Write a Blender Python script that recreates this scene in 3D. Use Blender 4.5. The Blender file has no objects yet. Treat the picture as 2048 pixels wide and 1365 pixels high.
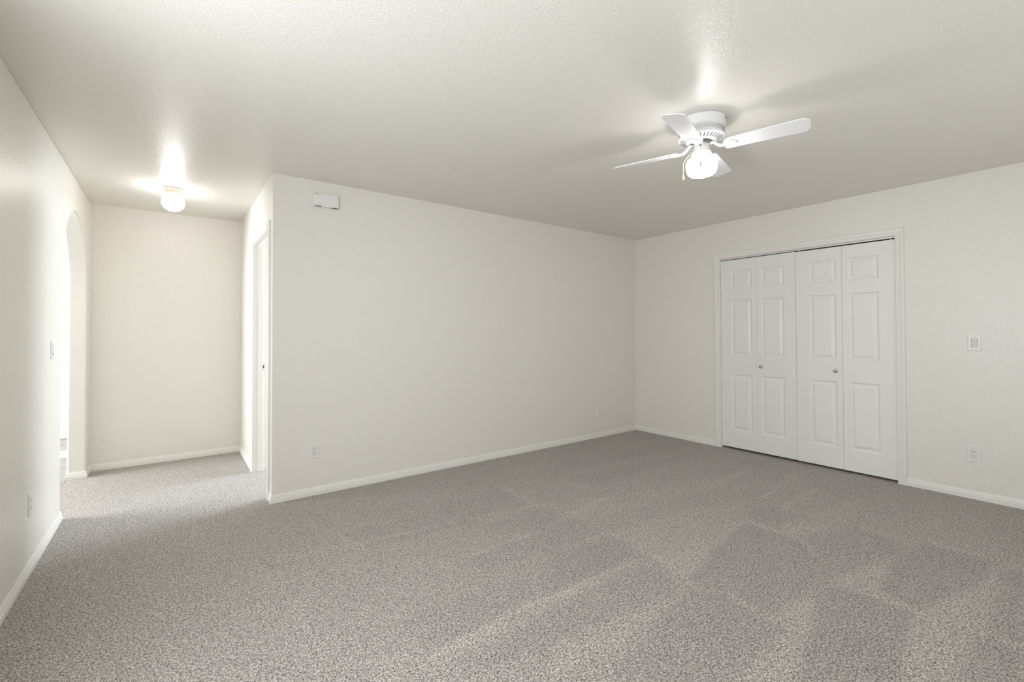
import bpy, bmesh, math, random
from mathutils import Vector, Matrix
random.seed(7)
SC = bpy.context.scene
COL = SC.collection
R = math.radians

# ------------------------------------------------------------------ camera
W_PX, H_PX = 2048, 1365
F_PX, YAW, CY = 910.94, 36.852, 654.58
PITCH, ROLL, CAM_H = 0.769, 0.162, 1.2455
cd = bpy.data.cameras.new('camera')
cam = bpy.data.objects.new('camera', cd)
COL.objects.link(cam)
cd.sensor_width = 36.0
cd.sensor_fit = 'HORIZONTAL'
cd.lens = F_PX / W_PX * 36.0
cd.shift_y = -(H_PX / 2 - CY) / W_PX
cd.clip_start = 0.02
fw = Vector((math.sin(R(YAW)) * math.cos(R(PITCH)), math.cos(R(YAW)) * math.cos(R(PITCH)), math.sin(R(PITCH))))
q = fw.to_track_quat('-Z', 'Y').to_matrix().to_4x4()
cam.matrix_world = Matrix.Translation((0, 0, CAM_H)) @ q @ Matrix.Rotation(R(-ROLL), 4, 'Z')
SC.camera = cam

# ------------------------------------------------------------------ world, daylight, exposure
wd = bpy.data.worlds.new('world')
SC.world = wd
wd.use_nodes = True
wn = wd.node_tree
bg = wn.nodes['Background']
bg.inputs['Color'].default_value = (0.75, 0.87, 1.0, 1)
bg.inputs['Strength'].default_value = 0.3
vs = SC.view_settings
vs.view_transform = 'Standard'
vs.look = 'None'
vs.gamma = 1.0
vs.use_curve_mapping = False
vs.exposure = 0.0
SC.cycles.use_denoising = True
SC.cycles.max_bounces = 14
SC.cycles.diffuse_bounces = 10
SC.cycles.glossy_bounces = 4
SC.cycles.sample_clamp_indirect = 6.0

FAN_E, HALL_E = 225.0, 195.0


def area_light(name, loc, direction, sx, sy, power, col):
    ld = bpy.data.lights.new(name, 'AREA')
    ld.shape = 'RECTANGLE'
    ld.size, ld.size_y = sx, sy
    ld.energy = power
    ld.color = col
    o = bpy.data.objects.new(name, ld)
    COL.objects.link(o)
    o.location = loc
    o.rotation_euler = Vector(direction).to_track_quat('-Z', 'Y').to_euler()
    return o


# daylight standing in the window openings of this room and of the two rooms that open off the hall
area_light('daylight_added_left', (-0.66, 0.95, 1.38), (1, 0, 0), 2.0, 1.5, 63, (0.95, 0.985, 1.03))  # added light in an unseen, guessed window, sized to balance the room's brightness
area_light('daylight_rear_window', (2.6, -0.62, 1.45), (0, 1, 0), 3.0, 1.2, 15, (1.0, 0.985, 0.94))
area_light('daylight_side_room_window', (3.70, 4.75, 1.35), (-1, 0, 0), 1.5, 1.3, 130, (0.86, 0.96, 1.08))
area_light('daylight_arch_room_window', (-4.15, 5.6, 1.35), (1, 0, 0), 1.8, 1.5, 250, (0.95, 0.99, 1.02))

# ------------------------------------------------------------------ room numbers (metres)
H = 2.44
XL = -0.587      # left wall face
X0 = 0.601       # hall wall face
Y0 = 3.747       # back wall face
X1 = 4.798       # closet wall face
Y2 = 5.616       # hall end wall face
YR = -0.55       # wall behind the camera
T = 0.118        # wall thickness


# ------------------------------------------------------------------ materials
def mat(name, col, rough=0.5, metal=0.0, spec=0.5):
    m = bpy.data.materials.new(name)
    m.use_nodes = True
    b = m.node_tree.nodes['Principled BSDF']
    b.inputs['Base Color'].default_value = (*col, 1)
    b.inputs['Roughness'].default_value = rough
    b.inputs['Metallic'].default_value = metal
    b.inputs['Specular IOR Level'].default_value = spec
    return m, m.node_tree, b


def N(nt, t, **kw):
    n = nt.nodes.new(t)
    for k, v in kw.items():
        if k in n.inputs.keys():
            n.inputs[k].default_value = v
        else:
            setattr(n, k, v)
    return n


def textured_paint(name, col, rough, spec, scale, dist, strength):
    """orange-peel / knock-down wall texture: two noises drive a bump"""
    m, nt, b = mat(name, col, rough, 0, spec)
    tc = N(nt, 'ShaderNodeTexCoord')
    n1 = N(nt, 'ShaderNodeTexNoise', Scale=scale, Detail=2.0, Roughness=0.5, Distortion=0.6)
    n2 = N(nt, 'ShaderNodeTexNoise', Scale=scale * 0.35, Detail=1.0)
    nt.links.new(tc.outputs['Object'], n1.inputs['Vector'])
    nt.links.new(tc.outputs['Object'], n2.inputs['Vector'])
    rp = N(nt, 'ShaderNodeValToRGB')
    rp.color_ramp.elements[0].position = 0.40
    rp.color_ramp.elements[1].position = 0.62
    nt.links.new(n1.outputs['Fac'], rp.inputs['Fac'])
    mx = N(nt, 'ShaderNodeMath', operation='MULTIPLY_ADD')
    mx.inputs[1].default_value = 0.5
    nt.links.new(n2.outputs['Fac'], mx.inputs[0])
    nt.links.new(rp.outputs['Color'], mx.inputs[2])
    bp = N(nt, 'ShaderNodeBump', Strength=strength, Distance=dist)
    nt.links.new(mx.outputs[0], bp.inputs['Height'])
    nt.links.new(bp.outputs['Normal'], b.inputs['Normal'])
    return m


M = {}
M['wall'] = textured_paint('wall_paint', (0.79, 0.768, 0.722), 0.31, 0.5, 90, 0.0013, 0.5)
M['ceiling'] = textured_paint('ceiling_paint', (0.79, 0.770, 0.718), 0.32, 0.5, 95, 0.0013, 0.5)
M['trim'] = mat('trim_paint', (0.80, 0.785, 0.745), 0.38)[0]
M['door'] = mat('door_paint', (0.80, 0.80, 0.785), 0.40)[0]
M['plastic'] = mat('white_plastic', (0.80, 0.79, 0.76), 0.35)[0]
M['plastic_grey'] = mat('grey_white_plastic', (0.62, 0.62, 0.60), 0.35)[0]
M['slot'] = mat('dark_slot', (0.03, 0.028, 0.025), 0.6)[0]
M['nickel'] = mat('brushed_nickel', (0.46, 0.43, 0.39), 0.24, 1.0)[0]
M['brass'] = mat('aged_brass', (0.25, 0.22, 0.17), 0.35, 1.0)[0]
M['fan'] = mat('fan_enamel', (0.84, 0.845, 0.85), 0.30)[0]
M['fan_slot'] = mat('fan_vent_shadow', (0.12, 0.12, 0.125), 0.7)[0]
M['cream'] = mat('cream_enamel', (0.78, 0.70, 0.58), 0.4)[0]
M['chain'] = mat('steel_bead_chain', (0.50, 0.50, 0.50), 0.35, 0.9)[0]
M['chain_brass'] = mat('brass_bead_chain', (0.80, 0.62, 0.42), 0.35, 0.6)[0]
M['pendant_grey'] = mat('grey_pull', (0.55, 0.52, 0.52), 0.4)[0]
M['pendant_wood'] = mat('pale_wood_pull', (0.80, 0.56, 0.34), 0.45)[0]
M['wood_tip'] = mat('brown_wood_tip', (0.36, 0.19, 0.08), 0.5)[0]
M['closet'] = mat('closet_interior', (0.55, 0.53, 0.50), 0.8)[0]
M['track'] = mat('track_metal', (0.74, 0.74, 0.73), 0.35, 0.2)[0]


def emissive(name, col, strength, base):
    m, nt, b = mat(name, base, 0.3)
    b.inputs['Emission Color'].default_value = (*col, 1)
    b.inputs['Emission Strength'].default_value = strength
    return m


M['fan_bulb'] = emissive('lit_fan_bulb', (1.0, 0.985, 0.96), FAN_E, (0.9, 0.9, 0.9))
M['hall_bulb'] = emissive('lit_hall_bulb', (1.0, 0.965, 0.925), HALL_E, (0.9, 0.9, 0.88))


def frosted_glass(name, glow, strength, clear):
    """thin frosted shade: lets part of the bulb's light straight through, scatters and glows with the rest"""
    m = bpy.data.materials.new(name)
    m.use_nodes = True
    nt = m.node_tree
    nt.nodes.clear()
    out = N(nt, 'ShaderNodeOutputMaterial')
    tr_ = N(nt, 'ShaderNodeBsdfTransparent')
    tl = N(nt, 'ShaderNodeBsdfTranslucent')
    tl.inputs['Color'].default_value = (0.85, 0.85, 0.85, 1)
    em = N(nt, 'ShaderNodeEmission', Strength=strength)
    em.inputs['Color'].default_value = (*glow, 1)
    ad = N(nt, 'ShaderNodeAddShader')
    mx = N(nt, 'ShaderNodeMixShader')
    mx.inputs[0].default_value = clear
    L = nt.links.new
    L(tl.outputs[0], ad.inputs[0])
    L(em.outputs[0], ad.inputs[1])
    L(ad.outputs[0], mx.inputs[1])
    L(tr_.outputs[0], mx.inputs[2])
    L(mx.outputs[0], out.inputs['Surface'])
    return m


M['fan_globe'] = frosted_glass('lit_opal_glass', (1.0, 0.985, 0.96), 7.0, 0.5)
M['hall_globe'] = frosted_glass('lit_hall_glass', (1.0, 0.965, 0.925), 6.0, 0.5)


def carpet_material():
    m, nt, b = mat('grey_twist_carpet', (0.4, 0.38, 0.35), 0.95, 0, 0.12)
    b.inputs['Sheen Weight'].default_value = 0.25
    b.inputs['Sheen Roughness'].default_value = 0.6
    L = nt.links.new
    tc = N(nt, 'ShaderNodeTexCoord')
    n1 = N(nt, 'ShaderNodeTexNoise', Scale=135.0, Detail=2.0, Roughness=0.6, Distortion=0.9)
    n2 = N(nt, 'ShaderNodeTexNoise', Scale=230.0, Detail=1.5, Roughness=0.6)
    n3 = N(nt, 'ShaderNodeTexNoise', Scale=2.2, Detail=3.0, Roughness=0.6)
    for n in (n1, n2, n3):
        L(tc.outputs['Object'], n.inputs['Vector'])
    a = N(nt, 'ShaderNodeMath', operation='MULTIPLY_ADD')
    a.inputs[1].default_value = 0.45
    L(n2.outputs['Fac'], a.inputs[0])
    s = N(nt, 'ShaderNodeMath', operation='MULTIPLY')
    s.inputs[1].default_value = 0.62
    L(n1.outputs['Fac'], s.inputs[0])
    L(s.outputs[0], a.inputs[2])
    rp = N(nt, 'ShaderNodeValToRGB')
    e = rp.color_ramp.elements
    e[0].position, e[0].color = 0.425, (0.062, 0.051, 0.041, 1)
    e[1].position, e[1].color = 0.69, (0.76, 0.712, 0.662, 1)
    k = rp.color_ramp.elements.new(0.53)
    k.color = (0.318, 0.289, 0.258, 1)
    L(a.outputs[0], rp.inputs['Fac'])
    at = N(nt, 'ShaderNodeAttribute', attribute_name='nap_shade')  # shading of the vacuumed pile, painted into the base colour
    f = N(nt, 'ShaderNodeMath', operation='MULTIPLY_ADD')
    f.inputs[1].default_value = 0.10
    f.inputs[2].default_value = 0.95
    L(n3.outputs['Fac'], f.inputs[0])
    g = N(nt, 'ShaderNodeMath', operation='ADD')
    L(f.outputs[0], g.inputs[0])
    L(at.outputs['Fac'], g.inputs[1])
    vm = N(nt, 'ShaderNodeVectorMath', operation='SCALE')
    L(rp.outputs['Color'], vm.inputs[0])
    L(g.outputs[0], vm.inputs['Scale'])
    L(vm.outputs[0], b.inputs['Base Color'])
    bp = N(nt, 'ShaderNodeBump', Strength=0.8, Distance=0.007)
    L(a.outputs[0], bp.inputs['Height'])
    L(bp.outputs['Normal'], b.inputs['Normal'])
    return m


M['carpet'] = carpet_material()


def plank_material():
    m, nt, b = mat('grey_wood_planks', (0.4, 0.4, 0.4), 0.22, 0, 0.5)
    L = nt.links.new
    tc = N(nt, 'ShaderNodeTexCoord')
    mp = N(nt, 'ShaderNodeMapping')
    L(tc.outputs['Object'], mp.inputs['Vector'])
    br = N(nt, 'ShaderNodeTexBrick')
    br.inputs['Color1'].default_value = (0.20, 0.20, 0.21, 1)
    br.inputs['Color2'].default_value = (0.29, 0.29, 0.305, 1)
    br.inputs['Mortar'].default_value = (0.2, 0.2, 0.21, 1)
    br.inputs['Scale'].default_value = 1.0
    br.inputs['Brick Width'].default_value = 1.2
    br.inputs['Row Height'].default_value = 0.15
    br.inputs['Mortar Size'].default_value = 0.003
    L(mp.outputs[0], br.inputs['Vector'])
    mp2 = N(nt, 'ShaderNodeMapping')
    mp2.inputs['Scale'].default_value = (2.0, 40.0, 1.0)
    L(tc.outputs['Object'], mp2.inputs['Vector'])
    nz = N(nt, 'ShaderNodeTexNoise', Scale=1.5, Detail=4.0)
    L(mp2.outputs[0], nz.inputs['Vector'])
    mx = N(nt, 'ShaderNodeMixRGB', blend_type='MULTIPLY')
    mx.inputs['Fac'].default_value = 0.5
    L(br.outputs['Color'], mx.inputs['Color1'])
    L(nz.outputs['Color'], mx.inputs['Color2'])
    L(mx.outputs[0], b.inputs['Base Color'])
    return m


M['planks'] = plank_material()


# ------------------------------------------------------------------ mesh helpers
def new():
    return bmesh.new()


def obj(name, bm, m, parent=None, smooth=False, recalc=True, bevel=0.0):
    if recalc:
        bmesh.ops.recalc_face_normals(bm, faces=bm.faces)
    me = bpy.data.meshes.new(name)
    bm.to_mesh(me)
    bm.free()
    for mm in (m if isinstance(m, (list, tuple)) else [m]):
        me.materials.append(mm)
    o = bpy.data.objects.new(name, me)
    COL.objects.link(o)
    if parent is not None:
        o.parent = parent
    if smooth:
        for p in me.polygons:
            p.use_smooth = True
        me.set_sharp_from_angle(angle=R(38))
    if bevel:
        bv = o.modifiers.new('bevel', 'BEVEL')
        bv.width = bevel
        bv.segments = 2
        bv.limit_method = 'ANGLE'
    return o


def tag(o, label, cat=None, group=None, kind=None):
    o['label'] = label
    if cat:
        o['category'] = cat
    if group:
        o['group'] = group
    if kind:
        o['kind'] = kind
    return o


def struct(name, bm, m, label, cat, **kw):
    return tag(obj(name, bm, m, **kw), label, cat, kind='structure')


def thing(name, loc, label, cat, rz=0.0, group=None, kind=None):
    o = bpy.data.objects.new(name, None)
    o.empty_display_size = 0.05
    COL.objects.link(o)
    o.location = loc
    o.rotation_euler = (0, 0, rz)
    return tag(o, label, cat, group, kind)


def box(bm, x0, x1, y0, y1, z0, z1):
    v = [bm.verts.new((x, y, z)) for z in (z0, z1) for y in (y0, y1) for x in (x0, x1)]
    for f in ((0, 1, 3, 2), (4, 6, 7, 5), (0, 4, 5, 1), (1, 5, 7, 3), (3, 7, 6, 2), (2, 6, 4, 0)):
        bm.faces.new([v[i] for i in f])
    return v


def lathe(bm, prof, n=48, mod=None, cap0=False, cap1=False, cx=0, cy=0):
    """prof: list of (r, z); mod(angle, index) scales the radius"""
    rings = []
    for i, (r, z) in enumerate(prof):
        ring = []
        for k in range(n):
            a = 2 * math.pi * k / n
            rr = r * (mod(a, i) if mod else 1)
            ring.append(bm.verts.new((cx + rr * math.cos(a), cy + rr * math.sin(a), z)))
        rings.append(ring)
    for i in range(len(rings) - 1):
        for k in range(n):
            bm.faces.new((rings[i][k], rings[i][(k + 1) % n], rings[i + 1][(k + 1) % n], rings[i + 1][k]))
    if cap0:
        bm.faces.new(rings[0])
    if cap1:
        bm.faces.new(rings[-1])
    return rings


def tube(bm, pts, r, n=8):
    pts = [Vector(p) for p in pts]
    rings = []
    for i, p in enumerate(pts):
        d = (pts[min(i + 1, len(pts) - 1)] - pts[max(i - 1, 0)]).normalized()
        a = d.cross(Vector((0.31, 0.77, 0.55))).normalized()
        b = d.cross(a)
        rr = r[i] if isinstance(r, (list, tuple)) else r
        rings.append([bm.verts.new(p + rr * (math.cos(2 * math.pi * k / n) * a + math.sin(2 * math.pi * k / n) * b)) for k in range(n)])
    for i in range(len(rings) - 1):
        for k in range(n):
            bm.faces.new((rings[i][k], rings[i][(k + 1) % n], rings[i + 1][(k + 1) % n], rings[i + 1][k]))
    bm.faces.new(rings[0])
    bm.faces.new(rings[-1])


def prism(bm, poly, fn, t0, t1):
    """extrude a 2-D polygon (u, v) between depths t0 and t1; fn(u, v, t) -> xyz"""
    a = [bm.verts.new(fn(u, v, t0)) for u, v in poly]
    b = [bm.verts.new(fn(u, v, t1)) for u, v in poly]
    n = len(poly)
    bm.faces.new(a)
    bm.faces.new(b)
    for i in range(n):
        bm.faces.new((a[i], a[(i + 1) % n], b[(i + 1) % n], b[i]))


BASE_PROF = [(0.0, 0.0), (0.0125, 0.0), (0.0125, 0.026), (0.0105, 0.030), (0.0105, 0.036), (0.0085, 0.040),
             (0.0075, 0.048), (0.0045, 0.056), (0.003, 0.060), (0.0, 0.060)]


def baseboard(bm, A, B, nrm, e0=0, e1=0):
    """skirting from A to B on a wall whose outward normal is nrm; e = +1 outside mitre, -1 inside mitre, 0 square"""
    A, B, n = Vector((*A, 0)), Vector((*B, 0)), Vector((*nrm, 0))
    d = (B - A).normalized()
    r0 = [bm.verts.new(A + n * t - d * (t * e0) + Vector((0, 0, z))) for t, z in BASE_PROF]
    r1 = [bm.verts.new(B + n * t + d * (t * e1) + Vector((0, 0, z))) for t, z in BASE_PROF]
    k = len(BASE_PROF)
    for i in range(k):
        bm.faces.new((r0[i], r0[(i + 1) % k], r1[(i + 1) % k], r1[i]))
    bm.faces.new(r0)
    bm.faces.new(r1)


CASE_PROF = [(0.0, 0.0), (0.0, 0.010), (0.003, 0.0125), (0.018, 0.0135), (0.021, 0.0115), (0.026, 0.0115), (0.029, 0.0155),
             (0.044, 0.0175), (0.052, 0.0175), (0.057, 0.015), (0.057, 0.0)]


def casing(bm, u0, u1, top, fn, prof=CASE_PROF):
    """mitred three-sided door casing; fn(u, z, t) -> xyz"""
    rows = []
    for d, t in prof:
        rows.append([bm.verts.new(fn(u, z, t)) for u, z in ((u0 - d, 0.0), (u0 - d, top + d), (u1 + d, top + d), (u1 + d, 0.0))])
    k = len(rows)
    for i in range(k):
        a, b = rows[i], rows[(i + 1) % k]
        for j in range(3):
            bm.faces.new((a[j], a[j + 1], b[j + 1], b[j]))
    bm.faces.new([r[0] for r in rows])
    bm.faces.new([r[3] for r in rows])


def wall_with_hole(bm, u0, u1, hole, fn, t0, t1, full=True):
    """wall slab u0..u1 x 0..H; hole = list of (u, z) running from the floor up one side and back down to the floor"""
    poly = [(u0, 0.0)] + hole + [(u1, 0.0), (u1, H), (u0, H)] if hole[0][1] == 0 else None
    prism(bm, poly, fn, t0, t1)


# ------------------------------------------------------------------ floor with vacuum marks shaded into the carpet colour
# light and shade on pile leaned by vacuum strokes, put into the colour; floor metres: (shade, outline) and narrow light ridges
NAP_AREAS = [
    (-0.1, [(2.64, 1.44), (3.01, 1.46), (3.02, 1.16), (2.71, 0.88), (2.47, 0.9), (2.11, 0.93), (2.14, 1.13), (2.09, 1.32)]),
    (0.11, [(2.64, 1.44), (2.11, 1.33), (2.14, 1.51)]),
    (0.11, [(3.23, 0.77), (2.72, 0.72), (2.68, 0.86)]),
    (0.1, [(2.49, 0.89), (2.11, 0.79), (2.1, 0.94)]),
    (0.08, [(2.11, 0.79), (2.06, 0.85), (1.6, 0.85), (1.79, 0.71)]),
    (-0.08, [(3.05, 1.17), (3.51, 1.01), (3.45, 0.74), (3.24, 0.78), (2.75, 0.88)]),
    (-0.12, [(2.49, 0.89), (2.65, 0.84), (2.64, 0.57), (2.32, 0.53), (2.08, 0.49), (1.79, 0.71), (2.1, 0.78)]),
    (-0.11, [(3.26, 0.76), (3.53, 0.7), (3.6, 0.44), (3.31, 0.42), (2.69, 0.55), (2.75, 0.72)]),
    (0.08, [(2.67, 0.55), (3.33, 0.41), (3.64, 0.38), (2.89, 0.36), (2.68, 0.37), (2.24, 0.37), (2.09, 0.48), (2.33, 0.53)]),
    (-0.1, [(2.68, 0.37), (2.68, 0.24), (2.44, 0.22), (2.25, 0.36)]),
    (-0.08, [(3.51, 0.38), (3.53, 0.31), (2.72, 0.24), (2.73, 0.36), (2.96, 0.35)]),
    (-0.09, [(2.08, 0.89), (2.07, 0.84), (1.6, 0.85), (1.26, 1.11), (1.64, 1.19), (2.02, 1.27), (2.12, 1.12)]),
    (0.08, [(1.22, 1.38), (1.59, 1.34), (1.98, 1.3), (2.0, 1.26), (1.37, 1.21), (1.09, 1.24)]),
    (0.08, [(3.14, 1.31), (4.1, 1.2), (3.7, 1.07), (3.03, 1.19)]),
    (0.06, [(2.14, 1.51), (2.64, 1.44), (3.04, 1.47), (3.3, 1.63), (3.04, 1.83), (2.26, 1.9)]),
    (-0.06, [(1.75, 1.98), (2.2, 1.9), (2.15, 1.61), (2.08, 1.32), (2.06, 1.6), (1.42, 1.6)]),
    (-0.07, [(3.38, 1.57), (3.43, 1.32), (3.11, 1.33), (3.07, 1.5)]),
    (-0.06, [(0.84, 2.9), (0.93, 2.6), (1.65, 2.58), (2.11, 2.59), (2.14, 3.01), (1.47, 2.91)]),
    (-0.07, [(2.14, 2.49), (2.15, 1.94), (1.81, 1.97), (1.37, 2.01), (1.21, 2.18), (1.84, 2.21), (1.55, 2.48)]),
    (-0.05, [(0.79, 1.89), (1.19, 1.87), (2.16, 1.89), (2.16, 1.67), (1.69, 1.62), (1.31, 1.66), (0.83, 1.64)]),
    (0.06, [(0.55, 1.78), (0.82, 1.63), (1.3, 1.65), (1.69, 1.62), (1.58, 1.57), (1.09, 1.53), (0.86, 1.54), (0.62, 1.59)]),
    (-0.07, [(0.82, 1.48), (1.08, 1.52), (1.62, 1.55), (2.03, 1.57), (2.05, 1.37), (1.91, 1.28), (1.19, 1.37)]),
    (-0.05, [(2.83, 3.2), (4.5, 3.11), (4.57, 2.86), (2.65, 2.99)]),
    (-0.05, [(2.68, 2.85), (4.38, 2.69), (4.3, 2.59), (2.79, 2.58)]),
    (0.05, [(2.13, 2.17), (3.55, 1.94), (4.21, 2.06), (3.44, 2.16), (2.66, 2.35), (2.19, 2.47)]),
]
NAP_RIDGES = [
    [(3.06, 1.48), (3.05, 1.33), (3.02, 1.16)],
    [(3.46, 1.59), (3.5, 1.47), (3.47, 1.32)],
    [(3.5, 1.45), (4.12, 1.46)],
    [(3.6, 1.63), (4.34, 1.7)],
    [(3.54, 1.01), (3.52, 0.88), (3.46, 0.75)],
    [(3.6, 0.64), (3.6, 0.44)],
    [(2.12, 1.12), (2.1, 1.0), (2.08, 0.91), (2.08, 0.85)],
    [(2.65, 0.84), (2.66, 0.71), (2.66, 0.57)],
    [(2.18, 1.87), (2.15, 1.61), (2.08, 1.31)],
    [(2.69, 0.35), (2.69, 0.24)],
    [(0.84, 2.91), (0.92, 2.59)],
    [(2.14, 3.01), (2.14, 2.63)],
    [(0.47, 2.79), (1.67, 2.62), (2.18, 2.54)],
    [(1.2, 2.16), (1.5, 2.2), (1.84, 2.21)],
    [(0.81, 1.6), (1.29, 1.63), (1.73, 1.62)],
    [(1.42, 1.6), (1.74, 1.61), (2.06, 1.6)],
    [(1.96, 2.21), (2.66, 2.35)],
    [(1.77, 1.96), (2.2, 1.9)],
    [(3.54, 2.01), (4.3, 2.03)],
    [(0.47, 2.3), (0.47, 2.07)],
]


def nap_field(xs, ys):
    import numpy as np
    P = np.stack([xs, ys], 1)

    def dist(a, b):
        a, b = np.array(a), np.array(b)
        d = b - a
        t = np.clip(((P - a) @ d) / (d @ d + 1e-9), 0, 1)
        return np.linalg.norm(P - a - t[:, None] * d, axis=1)
    out = np.zeros(len(P))
    for val, poly in NAP_AREAS:
        n = len(poly)
        inside = np.zeros(len(P), bool)
        dd = np.full(len(P), 9.0)
        for i in range(n):
            (ax, ay), (bx, by) = poly[i], poly[(i + 1) % n]
            c = ((ay > ys) != (by > ys)) & (xs < (bx - ax) * (ys - ay) / (by - ay + 1e-9) + ax)
            inside ^= c
            dd = np.minimum(dd, dist(poly[i], poly[(i + 1) % n]))
        sd = np.where(inside, dd, -dd)
        k = np.clip(sd / 0.05 + 0.5, 0, 1)
        out += val * k * k * (3 - 2 * k)
    for line in NAP_RIDGES:
        dd = np.full(len(P), 9.0)
        for i in range(len(line) - 1):
            dd = np.minimum(dd, dist(line[i], line[i + 1]))
        out += 0.10 * np.exp(-(dd / 0.022) ** 2)
    return np.clip(1.15 * out, -0.24, 0.22)


bm = new()
fx0, fx1, fy0, fy1 = -0.70, 4.86, -0.6, 7.2
step = 0.02
nx, ny = int((fx1 - fx0) / step), int((fy1 - fy0) / step)
grid = []
for j in range(ny + 1):
    yy = fy0 + (fy1 - fy0) * j / ny
    grid.append([bm.verts.new((fx0 + (fx1 - fx0) * i / nx, yy, 0.0)) for i in range(nx + 1)])
for j in range(ny):
    for i in range(nx):
        bm.faces.new((grid[j][i], grid[j][i + 1], grid[j + 1][i + 1], grid[j + 1][i]))
carpet = struct('floor', bm, M['carpet'], 'grey twist-pile carpet covering the bedroom and hall floor', 'carpet', recalc=False)

bm = new()
box(bm, -4.3, -0.70, 2.6, 7.75, -0.03, -0.004)
struct('floor_planks', bm, M['planks'], 'grey wood-look plank floor seen through the arched opening', 'floor')

# ------------------------------------------------------------------ ceiling
bm = new()
box(bm, -4.3, 4.95, YR - T, 7.8, H, H + 0.1)
struct('ceiling', bm, M['ceiling'], 'flat off-white textured ceiling over the whole room', 'ceiling')

# ------------------------------------------------------------------ walls
# left wall with the arched opening (built in the y-z plane)
AY, AA, AB, AZ = 4.842, 0.568, 0.60, 1.59
arch = [(AY - AA, 0.0), (AY - AA, AZ)]
for k in range(1, 32):
    th = math.pi - math.pi * k / 32
    arch.append((AY + AA * math.cos(th), AZ + AB * math.sin(th)))
arch += [(AY + AA, AZ), (AY + AA, 0.0)]
PW0, PW1, PZ0, PZ1 = -0.05, 1.95, 0.60, 2.15      # unseen opening added in the left wall to let in daylight
bm = new()
box(bm, XL - T, XL, YR - T, PW0, 0, H)
box(bm, XL - T, XL, PW0, PW1, 0, PZ0)
box(bm, XL - T, XL, PW0, PW1, PZ1, H)
wall_with_hole(bm, PW1, Y2 + T, arch, lambda u, z, t: (XL - t, u, z), 0.0, T)
struct('wall_left', bm, M['wall'], 'off-white textured wall with the arched opening, running into the hall', 'wall', bevel=0.012)

# back wall (plain)
bm = new()
box(bm, X0, X1 + T, Y0, Y0 + T, 0, H)
struct('wall_back', bm, M['wall'], 'long plain off-white wall between hall corner and closet wall', 'wall')

# hall wall with the doorway
DY0, DY1, DZ = 3.892, 4.70, 2.05
bm = new()
wall_with_hole(bm, Y0 + T, Y2 + T, [(DY0 - 0.018, 0.0), (DY0 - 0.018, DZ + 0.018), (DY1 + 0.018, DZ + 0.018), (DY1 + 0.018, 0.0)],
               lambda u, z, t: (X0 + t, u, z), 0.0, T)
struct('wall_hall', bm, M['wall'], 'short hall wall that holds the open doorway', 'wall')

bm = new()
box(bm, XL - T, X0, Y2, Y2 + T, 0, H)
struct('wall_hall_end', bm, M['wall'], 'cream wall closing the hall behind the globe light', 'wall')

# closet wall with the closet opening
CY0, CY1, CZ = 1.106, 2.612, 2.047
bm = new()
wall_with_hole(bm, YR - T, Y0, [(CY0, 0.0), (CY0, CZ), (CY1, CZ), (CY1, 0.0)], lambda u, z, t: (X1 + t, u, z), 0.0, T)
struct('wall_right', bm, M['wall'], 'off-white textured wall around the closet doors', 'wall')

# wall behind the camera with the window that lights the room
bm = new()
WX0, WX1, WZ0, WZ1 = 1.1, 4.1, 0.85, 2.05
box(bm, XL, WX0, YR - T, YR, 0, H)
box(bm, WX1, X1, YR - T, YR, 0, H)
box(bm, WX0, WX1, YR - T, YR, 0, WZ0)
box(bm, WX0, WX1, YR - T, YR, WZ1, H)
struct('wall_rear', bm, M['wall'], 'off-white wall with the bedroom window, facing the long back wall', 'wall')

# closet interior
bm = new()
box(bm, X1 + 0.62, X1 + 0.66, CY0 - 0.3, CY1 + 0.3, 0, H)
box(bm, X1 + T, X1 + 0.62, CY0 - 0.34, CY0 - 0.3, 0, H)
box(bm, X1 + T, X1 + 0.62, CY1 + 0.3, CY1 + 0.34, 0, H)
box(bm, X1 + T, X1 + 0.66, CY0 - 0.34, CY1 + 0.34, H, H + 0.03)
box(bm, X1 + 0.06, X1 + 0.66, CY0 - 0.34, CY1 + 0.34, -0.03, 0)
struct('wall_closet', bm, M['closet'], 'unlit closet interior behind the bifold doors', 'wall')

# room beyond the doorway
bm = new()
box(bm, 3.66, 3.74, Y0 + T, 3.95, 0, H)
box(bm, 3.66, 3.74, 5.55, 7.1, 0, H)
box(bm, 3.66, 3.74, 3.95, 5.55, 0, 0.65)
box(bm, 3.66, 3.74, 3.95, 5.55, 2.05, H)
box(bm, X0 + T, 3.66, 7.0, 7.1, 0, H)
struct('wall_side_room', bm, M['wall'], 'walls of the bright room beyond the hall doorway', 'wall')

# room beyond the arch
bm = new()
box(bm, -4.2, XL - T, 7.6, 7.7, -0.03, H)
box(bm, -4.2, XL - T, 2.6, 2.7, -0.03, H)
box(bm, XL - T, XL, Y2 + T, 7.6, -0.03, H)
box(bm, -4.2, -4.1, 2.7, 4.6, -0.03, H)
box(bm, -4.2, -4.1, 6.6, 7.6, -0.03, H)
box(bm, -4.2, -4.1, 4.6, 6.6, -0.03, 0.55)
box(bm, -4.2, -4.1, 4.6, 6.6, 2.15, H)
struct('wall_arch_room', bm, M['wall'], 'white walls of the bright room beyond the arch', 'wall')

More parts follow.
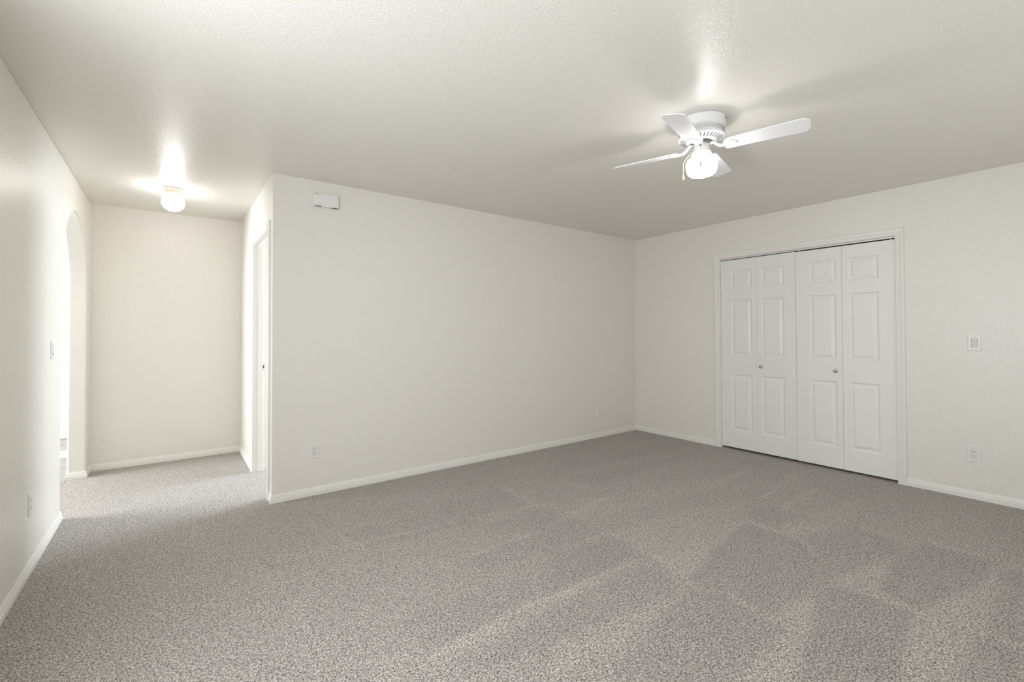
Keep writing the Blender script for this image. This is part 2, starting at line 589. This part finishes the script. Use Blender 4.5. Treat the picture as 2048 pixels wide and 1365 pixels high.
# ------------------------------------------------------------------ baseboards
bm = new()
baseboard(bm, (XL, YR), (XL, AY - AA), (1, 0), -1, 1)
baseboard(bm, (XL, AY - AA), (XL - T, AY - AA), (0, 1), 1, 0)
struct('baseboard_left', bm, M['trim'], 'white baseboard along the wall before the arch', 'baseboard')
bm = new()
baseboard(bm, (XL - T, AY + AA), (XL, AY + AA), (0, -1), 1, 1)
baseboard(bm, (XL, AY + AA), (XL, Y2), (1, 0), 1, -1)
struct('baseboard_arch', bm, M['trim'], 'white baseboard wrapping the far pier of the arch', 'baseboard')
bm = new()
baseboard(bm, (XL, Y2), (X0, Y2), (0, -1), -1, -1)
struct('baseboard_hall_end', bm, M['trim'], 'white baseboard along the wall at the end of the hall', 'baseboard')
bm = new()
baseboard(bm, (X0, Y2), (X0, DY1 + 0.057), (-1, 0), -1, 0)
struct('baseboard_hall', bm, M['trim'], 'short white baseboard beyond the hall doorway', 'baseboard')
bm = new()
baseboard(bm, (X0, DY0 - 0.057), (X0, Y0), (-1, 0), 0, 1)
baseboard(bm, (X0, Y0), (X1, Y0), (0, -1), 1, -1)
struct('baseboard_back', bm, M['trim'], 'long white baseboard along the back wall and round the hall corner', 'baseboard')
bm = new()
baseboard(bm, (X1, Y0), (X1, CY1 + 0.057), (-1, 0), -1, 0)
struct('baseboard_closet', bm, M['trim'], 'white baseboard between room corner and closet', 'baseboard')
bm = new()
baseboard(bm, (X1, CY0 - 0.057), (X1, YR), (-1, 0), 0, -1)
struct('baseboard_right', bm, M['trim'], 'white baseboard under the outlet and rocker switch by the closet', 'baseboard')
bm = new()
baseboard(bm, (-4.1, 7.6), (XL - T, 7.6), (0, -1), 0, 0)
struct('baseboard_arch_room', bm, M['trim'], 'white baseboard at far side of plank floor', 'baseboard')

# ------------------------------------------------------------------ hall doorway frame
df = thing('door_frame', (X0, (DY0 + DY1) / 2, 0), 'white painted door frame of the open hall doorway', 'door frame', kind='structure')
ofs = (DY0 + DY1) / 2
bm = new()
casing(bm, DY0 - ofs, DY1 - ofs, DZ, lambda u, z, t: (-t, u, z))
obj('casing', bm, M['trim'], df)
bm = new()
casing(bm, DY0 - ofs, DY1 - ofs, DZ, lambda u, z, t: (T + t, u, z))
obj('casing', bm, M['trim'], df)
bm = new()
casing(bm, DY0 - ofs, DY1 - ofs, DZ, lambda u, z, t: (T * t, u, z), [(0, 0), (0, 1), (0.018, 1), (0.018, 0)])
obj('jamb', bm, M['trim'], df)
bm = new()
casing(bm, DY0 - ofs + 0.011, DY1 - ofs - 0.011, DZ - 0.011, lambda u, z, t: (t, u, z),
       [(0, 0.034), (0, 0.070), (0.011, 0.070), (0.011, 0.034)])
obj('door_stop', bm, M['trim'], df)
bm = new()
box(bm, 0.073, 0.088, DY1 - ofs - 0.0025, DY1 - ofs + 0.001, 0.917, 0.972)
sp = obj('strike_plate', bm, M['plastic_grey'], df)
sp['label'] = 'pale strike plate on far jamb'
bm = new()
box(bm, 0.0745, 0.0855, DY1 - ofs - 0.0032, DY1 - ofs - 0.0005, 0.934, 0.955)
obj('latch_hole', bm, M['slot'], sp)

# ------------------------------------------------------------------ closet casing, track, doors
bm = new()
casing(bm, CY0, CY1, CZ, lambda u, z, t: (X1 - t, u, z))
struct('trim_1', bm, M['trim'], 'white fluted casing framing the closet opening', 'door casing')
bm = new()
casing(bm, CY0 + 0.004, CY1 - 0.004, CZ - 0.004, lambda u, z, t: (X1 + t, u, z), [(0, 0), (0, T), (0.01, T), (0.01, 0)])
struct('trim_2', bm, M['trim'], 'white jamb lining the closet opening', 'door jamb')
tr = thing('bifold_track', (X1 + 0.02, (CY0 + CY1) / 2, CZ), 'white metal sliding track above the closet doors', 'door track')
bm = new()
hw = (CY1 - CY0) / 2 - 0.005
box(bm, -0.017, 0.030, -hw, hw, -0.0175, -0.006)
obj('rail', bm, M['track'], tr)

PZ = [(0.210, 0.803), (0.998, 1.591), (1.703, 1.906)]


def leaf(bm, W, z0, z1, narrow_low, th=0.034):
    """moulded three-panel leaf spanning u 0..W; front at depth 0 facing -x"""
    a = 0.044 if narrow_low else W - 0.044 - 0.219
    us = [0.0, a, a + 0.219, W]
    zs = [z0]
    for p in PZ:
        zs += list(p)
    zs.append(z1)
    V = {}

    def v(i, j):
        if (i, j) not in V:
            V[i, j] = bm.verts.new((0.0, us[i], zs[j]))
        return V[i, j]
    for i in range(3):
        for j in range(len(zs) - 1):
            quad = [v(i, j), v(i + 1, j), v(i + 1, j + 1), v(i, j + 1)]
            if i == 1 and j % 2 == 1:
                cur = quad
                u0, u1, w0, w1 = us[1], us[2], zs[j], zs[j + 1]
                for ins, dep in ((0.004, 0.003), (0.011, 0.0075), (0.017, 0.0085), (0.022, 0.0080), (0.040, 0.0020), (0.043, 0.0015)):
                    nx_ = [bm.verts.new((dep, u, z)) for u, z in ((u0 + ins, w0 + ins), (u1 - ins, w0 + ins), (u1 - ins, w1 - ins), (u0 + ins, w1 - ins))]
                    for k in range(4):
                        bm.faces.new((cur[k], cur[(k + 1) % 4], nx_[(k + 1) % 4], nx_[k]))
                    cur = nx_
                bm.faces.new(cur)
            else:
                bm.faces.new(quad)
    # sides and back
    nz = len(zs)
    rim = [v(i, 0) for i in range(4)] + [v(3, j) for j in range(1, nz)] + [v(i, nz - 1) for i in (2, 1, 0)] + [v(0, j) for j in range(nz - 2, 0, -1)]
    back = [bm.verts.new((th, p.co.y, p.co.z)) for p in rim]
    for k in range(len(rim)):
        bm.faces.new((rim[k], back[k], back[(k + 1) % len(rim)], rim[(k + 1) % len(rim)]))
    bm.faces.new(back[::-1])


def knob(bm):
    prof = [(0.0085, 0.0), (0.0085, 0.003), (0.0055, 0.006), (0.0055, 0.010), (0.011, 0.014), (0.0150, 0.019), (0.0150, 0.023), (0.0115, 0.027), (0.006, 0.0285), (0.0005, 0.029)]
    lathe(bm, prof, 28, cap0=True, cap1=True)
    bmesh.ops.transform(bm, matrix=Matrix.Rotation(R(-90), 4, 'Y'), verts=bm.verts)


DX = X1 + 0.006


def bifold(name, label, ids, z0, z1, knob_y, knob_on):
    d = thing(name, (DX, LEAVES[ids[0]][1], 0), label, 'closet door', kind='structure')
    base = LEAVES[ids[0]][1]
    for i in ids:
        y0_, y1_, low = LEAVES[i]
        bm = new()
        leaf(bm, y1_ - y0_, z0, z1, not low)
        # narrow stile faces the fold between the two leaves
        lf = obj('door_leaf', bm, M['door'], d)
        lf.location = (0, y0_ - base, 0)
        if i == knob_on:
            bm = new()
            knob(bm)
            kn = obj('knob', bm, M['nickel'], lf, smooth=True)
            kn.location = (0.0, knob_y - y0_, 0.897)
            kn['label'] = 'round brushed nickel knob'
        bm = new()
        yy = (y0_ + 0.03) if i in (0, 2) else (y1_ - 0.03)
        lathe(bm, [(0.004, z1 - 0.002), (0.004, CZ - 0.012)], 10, cap0=True, cap1=True, cx=0.016, cy=yy - y0_)
        obj('pivot_pin', bm, M['track'], lf)
    return d


# narrow stile is at the low-y side of a leaf whose fold lies at its low-y side
LEAVES = [(1.1100, 1.4857, True), (1.4875, 1.8618, False), (1.8640, 2.2310, True), (2.2324, 2.6055, False)]
bifold('door_1', 'white six-panel bifold closet door nearer the room corner', (2, 3), 0.024, 2.0215, 2.189, 2)
bifold('door_2', 'white six-panel bifold closet door nearer the rocker switch', (0, 1), 0.022, 2.0175, 1.537, 1)


# ------------------------------------------------------------------ wall plates
def plate_empty(name, loc, facing, label, cat, group=None):
    """local frame: x along the wall (right as seen), y out of the wall, z up"""
    t = thing(name, loc, label, cat, 0, group)
    ang = {'-y': math.pi, '-x': math.pi / 2, '+x': -math.pi / 2}[facing]
    t.rotation_euler = (0, 0, ang)
    return t


def cover(t, w=0.071, h=0.116, d=0.0062):
    bm = new()
    hw_, hh = w / 2, h / 2
    iw, ih = 0.0175, 0.0345
    outer0 = [(-hw_, -hh), (hw_, -hh), (hw_, hh), (-hw_, hh)]
    outer1 = [(x * 0.93, z * 0.955) for x, z in outer0]
    inner = [(-iw, -ih), (iw, -ih), (iw, ih), (-iw, ih)]
    A = [bm.verts.new((x, 0.0, z)) for x, z in outer0]
    B = [bm.verts.new((x, d * 0.55, z)) for x, z in outer0]
    C_ = [bm.verts.new((x, d, z)) for x, z in outer1]
    D = [bm.verts.new((x, d, z)) for x, z in inner]
    E_ = [bm.verts.new((x, 0.001, z)) for x, z in inner]
    for p, q_ in ((A, B), (B, C_), (C_, D), (D, E_)):
        for k in range(4):
            bm.faces.new((p[k], p[(k + 1) % 4], q_[(k + 1) % 4], q_[k]))
    bm.faces.new(E_)
    obj('cover_plate', bm, M['plastic'], t)
    for s in (-1, 1):
        bm = new()
        lathe(bm, [(0.0032, 0.0), (0.0032, 0.0008), (0.0018, 0.0014)], 12, cap0=True, cap1=True)
        bmesh.ops.transform(bm, matrix=Matrix.Rotation(R(-90), 4, 'X'), verts=bm.verts)
        sc_ = obj('screw', bm, M['plastic_grey'], t)
        sc_.location = (0, d, s * 0.0485)


def outlet(loc, facing, label):
    t = plate_empty('wall_outlet', loc, facing, label, 'outlet', 'white duplex wall outlets')
    cover(t)
    bm = new()
    box(bm, -0.0162, 0.0162, 0.002, 0.0072, -0.0332, 0.0332)
    rc = obj('receptacle', bm, M['plastic'], t, bevel=0.0008)
    for s in (-1, 1):
        zc = s * 0.0165
        for dx, hh in ((-0.0064, 0.0042), (0.0064, 0.0036)):
            bm = new()
            box(bm, dx - 0.0014, dx + 0.0014, 0.0066, 0.0076, zc + 0.004 - hh, zc + 0.004 + hh)
            obj('slot', bm, M['slot'], rc)
        bm = new()
        lathe(bm, [(0.0031, 0.0066), (0.0031, 0.0077)], 14, cap0=True, cap1=True)
        bmesh.ops.transform(bm, matrix=Matrix.Rotation(R(-90), 4, 'X'), verts=bm.verts)
        g = obj('ground_hole', bm, M['slot'], rc)
        g.location = (0, 0, zc - 0.0078)
    return t


def switch(loc, facing, label):
    t = plate_empty('light_switch', loc, facing, label, 'light switch', 'white rocker light switches')
    cover(t)
    bm = new()
    poly = [(0.001, -0.0325), (0.0095, -0.0325), (0.0065, 0.0), (0.0052, 0.0325), (0.001, 0.0325)]
    prism(bm, poly, lambda u, v, tt: (tt, u, v), -0.0155, 0.0155)
    obj('rocker', bm, M['plastic_grey'], t, bevel=0.0006)
    return t


outlet((0.896, Y0, 0.341), '-y', 'white outlet low on the long back wall near the hall corner')
outlet((4.110, Y0, 0.335), '-y', 'small white outlet low on the back wall near the far room corner')
outlet((X1, 0.663, 0.335), '-x', 'white outlet low on the closet wall, below the rocker switch')
outlet((XL, 3.442, 0.355), '+x', 'edge-on white outlet low on the wall before the arch')
switch((X1, 0.651, 1.163), '-x', 'white rocker switch beside the closet casing')
switch((XL, 3.956, 1.150), '+x', 'edge-on white switch on the wall just before the arch')

# ------------------------------------------------------------------ floor register beyond the arch
fv = thing('floor_vent', (-0.93, 6.60, -0.004), 'white slatted register set in the plank floor beyond the arch', 'floor vent')
bm = new()
for a_, b_, c_, d_ in ((-0.15, 0.15, -0.19, -0.165), (-0.15, 0.15, 0.165, 0.19), (-0.15, -0.135, -0.165, 0.165), (0.135, 0.15, -0.165, 0.165)):
    box(bm, a_, b_, c_, d_, 0.0, 0.006)
obj('frame', bm, M['plastic'], fv)
bm = new()
box(bm, -0.135, 0.135, -0.165, 0.165, 0.0002, 0.0015)
obj('duct_opening', bm, M['slot'], fv)
bm = new()
for k in range(6):
    yc = -0.165 + 0.33 * (k + 0.5) / 6
    box(bm, -0.135, 0.135, yc - 0.017, yc + 0.017, 0.0018, 0.005)
obj('louvres', bm, M['plastic'], fv)

# ------------------------------------------------------------------ door chime
ch = plate_empty('door_chime', (0.968, Y0, 2.287), '-y', 'cream box-shaped door chime high on the back wall by the hall corner', 'door chime')
bm = new()
box(bm, -0.098, 0.098, 0.0, 0.012, -0.056, 0.056)
obj('back_plate', bm, M['plastic'], ch, bevel=0.002)
bm = new()
box(bm, -0.094, 0.094, 0.012, 0.040, -0.052, 0.052)
cv = obj('cover', bm, M['plastic'], ch, bevel=0.004)
bm = new()
box(bm, -0.083, 0.083, 0.0395, 0.0425, -0.037, 0.041)
obj('front_panel', bm, M['plastic'], cv, bevel=0.001)
# local x runs to the wall's left as seen, so the picture's left end is +x
for x0_, x1_, z0_, z1_ in ((0.038, 0.084, 0.0375, 0.0405), (0.038, 0.084, -0.0535, -0.0485), (-0.088, -0.042, -0.0535, -0.0485)):
    bm = new()
    box(bm, x0_, x1_, 0.030, 0.0432 if z0_ > 0 else 0.0408, z0_, z1_)
    obj('sound_slot', bm, M['fan_slot'], cv)

# ------------------------------------------------------------------ ceiling fan
FX, FY = 2.392, 1.404
fan = thing('ceiling_fan', (FX, FY, H), 'white four-blade flush-mount ceiling fan with lit scalloped globe', 'ceiling fan')
bm = new()
lathe(bm, [(0.02, 0.0), (0.124, 0.0), (0.128, -0.003), (0.128, -0.030), (0.126, -0.036), (0.126, -0.044), (0.121, -0.053), (0.116, -0.056), (0.05, -0.056)], 72)
cn = obj('canopy', bm, M['fan'], fan, smooth=True)
for a in (-0.62, -0.50):
    bm = new()
    lathe(bm, [(0.0038, 0.0), (0.0038, 0.002), (0.002, 0.003)], 12, cap0=True, cap1=True)
    mt = Matrix.Rotation(a + R(-150) + 1.9, 4, 'Z') @ Matrix.Translation((0.1275, 0, -0.014)) @ Matrix.Rotation(R(90), 4, 'Y')
    bmesh.ops.transform(bm, matrix=mt, verts=bm.verts)
    obj('screw', bm, M['brass'], cn)
# motor housing with a band of small vent holes
bm = new()
nb = 120
lathe(bm, [(0.114, -0.054), (0.1185, -0.058), (0.1185, -0.088), (0.114, -0.092)], 72)
mh = obj('motor_housing', bm, M['fan'], fan, smooth=True)
bm = new()
for row, (za, zb) in enumerate(((-0.0605, -0.0645), (-0.067, -0.074), (-0.0765, -0.0795), (-0.082, -0.085))):
    for k in range(nb):
        a0 = 2 * math.pi * (k + 0.5 * (row % 2)) / nb
        dw = 0.0085 if row == 1 else 0.011
        pts = [(0.1189, a0 - dw, za), (0.1189, a0 + dw, za), (0.1189, a0 + dw, zb), (0.1189, a0 - dw, zb)]
        lo = [bm.verts.new((r * math.cos(a), r * math.sin(a), z)) for r, a, z in pts]
        hi = [bm.verts.new(((r - 0.002) * math.cos(a), (r - 0.002) * math.sin(a), z)) for r, a, z in pts]
        bm.faces.new(lo)
        for i in range(4):
            bm.faces.new((lo[i], lo[(i + 1) % 4], hi[(i + 1) % 4], hi[i]))
obj('vent_holes', bm, M['fan_slot'], mh)
# slotted lower plate
bm = new()
lathe(bm, [(0.112, -0.090), (0.122, -0.094), (0.1245, -0.100), (0.121, -0.105), (0.070, -0.121), (0.060, -0.122), (0.03, -0.122)], 72, cap1=True)
lp = obj('lower_plate', bm, M['fan'], fan, smooth=True)
bm = new()
for k in range(32):
    a = 2 * math.pi * (k + 0.5) / 32
    d_ = Vector((math.cos(a), math.sin(a), 0))
    s_ = Vector((-math.sin(a), math.cos(a), 0)) * 0.0030
    p = []
    for r, z in ((0.082, -0.1176), (0.112, -0.1083)):
        p.append((d_ * r + Vector((0, 0, z)), 1))
    q4 = [p[0][0] - s_, p[0][0] + s_, p[1][0] + s_, p[1][0] - s_]
    lo = [bm.verts.new(v + Vector((0, 0, -0.0008))) for v in q4]
    hi = [bm.verts.new(v + Vector((0, 0, 0.003))) for v in q4]
    bm.faces.new(lo)
    bm.faces.new(hi)
    for i in range(4):
        bm.faces.new((lo[i], lo[(i + 1) % 4], hi[(i + 1) % 4], hi[i]))
obj('vent_slots', bm, M['fan_slot'], lp)
# rotor hub under the plate
bm = new()
lathe(bm, [(0.058, -0.119), (0.058, -0.130), (0.045, -0.133), (0.02, -0.133)], 48, cap1=True)
obj('rotor_hub', bm, M['fan_slot'], fan, smooth=True)

BL_Z, BL_R0, BL_R1, BL_W0, BL_W1, PITCHB = -0.160, 0.128, 0.518, 0.098, 0.118, R(12)


def blade_mesh():
    bm = new()
    a, b = BL_W0 / 2, BL_W1 / 2
    out = [(BL_R0, -a + 0.022), (BL_R0 + 0.006, -a + 0.006), (BL_R0 + 0.022, -a), (BL_R1 - 0.026, -b), (BL_R1 - 0.022, -b + 0.002), (BL_R1, -b + 0.026),
           (BL_R1, b - 0.026), (BL_R1 - 0.022, b - 0.002), (BL_R1 - 0.026, b), (BL_R0 + 0.022, a), (BL_R0 + 0.006, a - 0.006), (BL_R0, a - 0.022)]
    prism(bm, out, lambda u, v, t: (u, v, t), 0.0, 0.0055)
    return bm


def iron_mesh():
    """cast blade iron: a lobed foot with scrolls in relief under the blade root"""
    bm = new()
    foot = []
    for k in range(60):
        th = 2 * math.pi * k / 60
        rr = 0.034 + 0.004 * math.cos(3 * th) + 0.0022 * math.cos(6 * th)
        foot.append((0.146 + rr * 0.92 * math.cos(th), rr * 1.16 * math.sin(th)))
    prism(bm, foot, lambda u, v, t: (u, v, t), -0.0045, 0.0)
    for s in (-1, 1):
        pts = [(0.118 + 0.009 * i, s * (0.007 + 0.013 * math.sin(i * 0.75)), -0.0048) for i in range(7)]
        tube(bm, pts, 0.0024, 8)
        pts = [(0.154 + 0.009 * math.cos(t_), s * (0.020 + 0.008 * math.sin(t_)), -0.0048) for t_ in [j * 0.7 for j in range(8)]]
        tube(bm, pts, 0.0020, 8)
    return bm


def arm_mesh():
    bm = new()
    pts = [(0.044, 0, 0.034), (0.056, 0, 0.031), (0.070, 0, 0.022), (0.084, 0, 0.009), (0.098, 0, 0.000), (0.122, 0, -0.003)]
    tube(bm, pts, [0.0085, 0.0085, 0.0075, 0.0075, 0.009, 0.007], 12)
    # mounting ear
    prism(bm, [(0.046 + 0.015 * math.cos(i * 0.524), 0.015 * math.sin(i * 0.524)) for i in range(12)], lambda u, v, t: (u, v, t), 0.027, 0.034)
    return bm


for k in range(4):
    ang = R(-74 + 90 * k)
    bl = obj('blade', blade_mesh(), M['fan'], fan, bevel=0.0012)
    bl.location = (0, 0, BL_Z)
    # counter-clockwise edge hangs lower
    bl.rotation_euler = (Matrix.Rotation(ang, 3, 'Z') @ Matrix.Rotation(-PITCHB, 3, 'X')).to_euler()
    ir = obj('blade_iron', iron_mesh(), M['fan'], bl, smooth=True)
    ar = obj('iron_arm', arm_mesh(), M['fan'], bl, smooth=True)
    for px_, py_ in ((0.132, 0.0), (0.160, 0.023), (0.160, -0.023)):
        bm = new()
        lathe(bm, [(0.0038, -0.0042), (0.0038, -0.0060), (0.002, -0.0068)], 12, cap0=True, cap1=True, cx=px_, cy=py_)
        obj('blade_screw', bm, M['fan'], bl)

# light kit
bm = new()
lathe(bm, [(0.030, -0.121), (0.040, -0.123), (0.041, -0.127), (0.041, -0.165), (0.043, -0.168), (0.043, -0.171), (0.050, -0.176), (0.053, -0.182), (0.053, -0.193), (0.048, -0.196), (0.030, -0.196)], 56)
nk = obj('light_fitter', bm, M['fan'], fan, smooth=True)
for a in (-2.1, 0.0, 2.1):
    bm = new()
    lathe(bm, [(0.0035, 0.0), (0.0035, 0.007), (0.006, 0.008), (0.006, 0.013)], 12, cap0=True, cap1=True)
    mt = Matrix.Rotation(a + R(-150), 4, 'Z') @ Matrix.Translation((0.052, 0, -0.188)) @ Matrix.Rotation(R(90), 4, 'Y')
    bmesh.ops.transform(bm, matrix=mt, verts=bm.verts)
    obj('thumb_screw', bm, M['fan'], nk)
gp = [(0.044, -0.190), (0.047, -0.198), (0.060, -0.207), (0.074, -0.220), (0.083, -0.238), (0.086, -0.256), (0.083, -0.275), (0.074, -0.292), (0.058, -0.305), (0.036, -0.313), (0.012, -0.316)]
amp = [0, 0, 0.01, 0.025, 0.04, 0.045, 0.05, 0.055, 0.06, 0.04, 0.0]
bm = new()
lathe(bm, gp, 96, mod=lambda a, i: 1 + amp[i] * math.cos(6 * (a - R(-150))), cap1=True)
gl = obj('globe_shade', bm, M['fan_globe'], fan, smooth=True)
bm = new()
lathe(bm, [(0.012, -0.196), (0.014, -0.214), (0.024, -0.228), (0.029, -0.243), (0.026, -0.258), (0.016, -0.269), (0.003, -0.273)], 24, cap0=True, cap1=True)
obj('bulb', bm, M['fan_bulb'], fan, smooth=True)
gl['label'] = 'glowing scalloped white glass shade'


def pendant(bm, top, h, r):
    x, y, z = top
    prof = [(0.0012, z), (r * 0.55, z - h * 0.18), (r * 0.85, z - h * 0.5), (r, z - h * 0.78), (r * 0.8, z - h * 0.93), (r * 0.45, z - h)]
    lathe(bm, prof, 20, cap0=True, cap1=True, cx=x, cy=y)


tocam = Vector((-FX, -FY, 0)).normalized()
side = Vector((-tocam.y, tocam.x, 0))          # towards the picture's left is -side or +side
if side.dot(Vector((-0.8, 0.6, 0))) < 0:
    side = -side


def fp(rad, sd, z):
    v = tocam * rad + side * sd
    return (v.x, v.y, z)


bm = new()
tube(bm, [fp(0.040, 0.004, -0.150), fp(0.047, 0.004, -0.152), fp(0.058, 0.004, -0.180), fp(0.084, 0.004, -0.215), fp(0.096, 0.004, -0.236), fp(0.097, 0.004, -0.250)], 0.0009, 8)
c1 = obj('pull_chain', bm, M['chain'], fan, smooth=True)
c1['label'] = 'thin grey pull chain hanging in front of the globe'
bm = new()
lathe(bm, [(0.005, 0.0), (0.005, 0.004), (0.003, 0.007)], 14, cap0=True, cap1=True)
mt = Matrix.Translation(fp(0.039, 0.004, -0.150)) @ tocam.to_track_quat('Z', 'Y').to_matrix().to_4x4()
bmesh.ops.transform(bm, matrix=mt, verts=bm.verts)
obj('chain_eyelet', bm, M['brass'], c1)
bm = new()
pendant(bm, fp(0.097, 0.004, -0.249), 0.040, 0.0075)
obj('pendant', bm, M['pendant_grey'], c1, smooth=True)

bm = new()
tube(bm, [fp(0.010, 0.038, -0.168), fp(0.012, 0.050, -0.170), fp(0.016, 0.066, -0.192), fp(0.022, 0.086, -0.218), fp(0.024, 0.095, -0.236), fp(0.024, 0.0965, -0.300)], 0.0013, 8)
c2 = obj('pull_chain', bm, M['chain_brass'], fan, smooth=True)
c2['label'] = 'pale brass pull chain hanging beside the globe'
bm = new()
pendant(bm, fp(0.024, 0.0965, -0.298), 0.032, 0.0075)
p2 = obj('pendant', bm, M['pendant_wood'], c2, smooth=True)
p2['label'] = 'pale wooden pull with brown tip'
bm = new()
x_, y_, z_ = fp(0.024, 0.0965, -0.3295)
lathe(bm, [(0.0045, z_), (0.0045, z_ - 0.0035), (0.003, z_ - 0.005)], 16, cap0=True, cap1=True, cx=x_, cy=y_)
obj('pendant_tip', bm, M['wood_tip'], p2, smooth=True)

# ------------------------------------------------------------------ hall globe light
hl = thing('hall_light', (0.010, 4.655, H), 'small lit white globe light on the hall ceiling', 'ceiling light')
bm = new()
lathe(bm, [(0.01, 0.0), (0.068, 0.0), (0.071, -0.003), (0.070, -0.009), (0.057, -0.014), (0.054, -0.020), (0.053, -0.044), (0.047, -0.050), (0.02, -0.050)], 48)
mr = obj('mounting_ring', bm, M['cream'], hl, smooth=True)
mr['label'] = 'cream enamelled mounting ring'
bm = new()
n_ = 14
gp2 = [(0.047, -0.046)]
for i in range(n_ + 1):
    t_ = 0.72 + (math.pi - 0.72 - 0.02) * i / n_
    gp2.append((0.0795 * math.sin(t_), -0.112 + 0.072 * math.cos(t_)))
lathe(bm, gp2, 48, cap1=True)
hg = obj('globe_shade', bm, M['hall_globe'], hl, smooth=True)
bm = new()
lathe(bm, [(0.012, -0.051), (0.014, -0.076), (0.024, -0.094), (0.029, -0.110), (0.026, -0.126), (0.016, -0.137), (0.003, -0.141)], 24, cap0=True, cap1=True)
obj('bulb', bm, M['hall_bulb'], hl, smooth=True)
hg['label'] = 'glowing white glass globe'

# ------------------------------------------------------------------ vacuum marks: shading of the leaned pile, stored per vertex as a colour change
import numpy as np
me = carpet.data
co = np.empty(len(me.vertices) * 3)
me.vertices.foreach_get('co', co)
co = co.reshape(-1, 3)
at = me.attributes.new('nap_shade', 'FLOAT', 'POINT')
at.data.foreach_set('value', nap_field(co[:, 0], co[:, 1]))
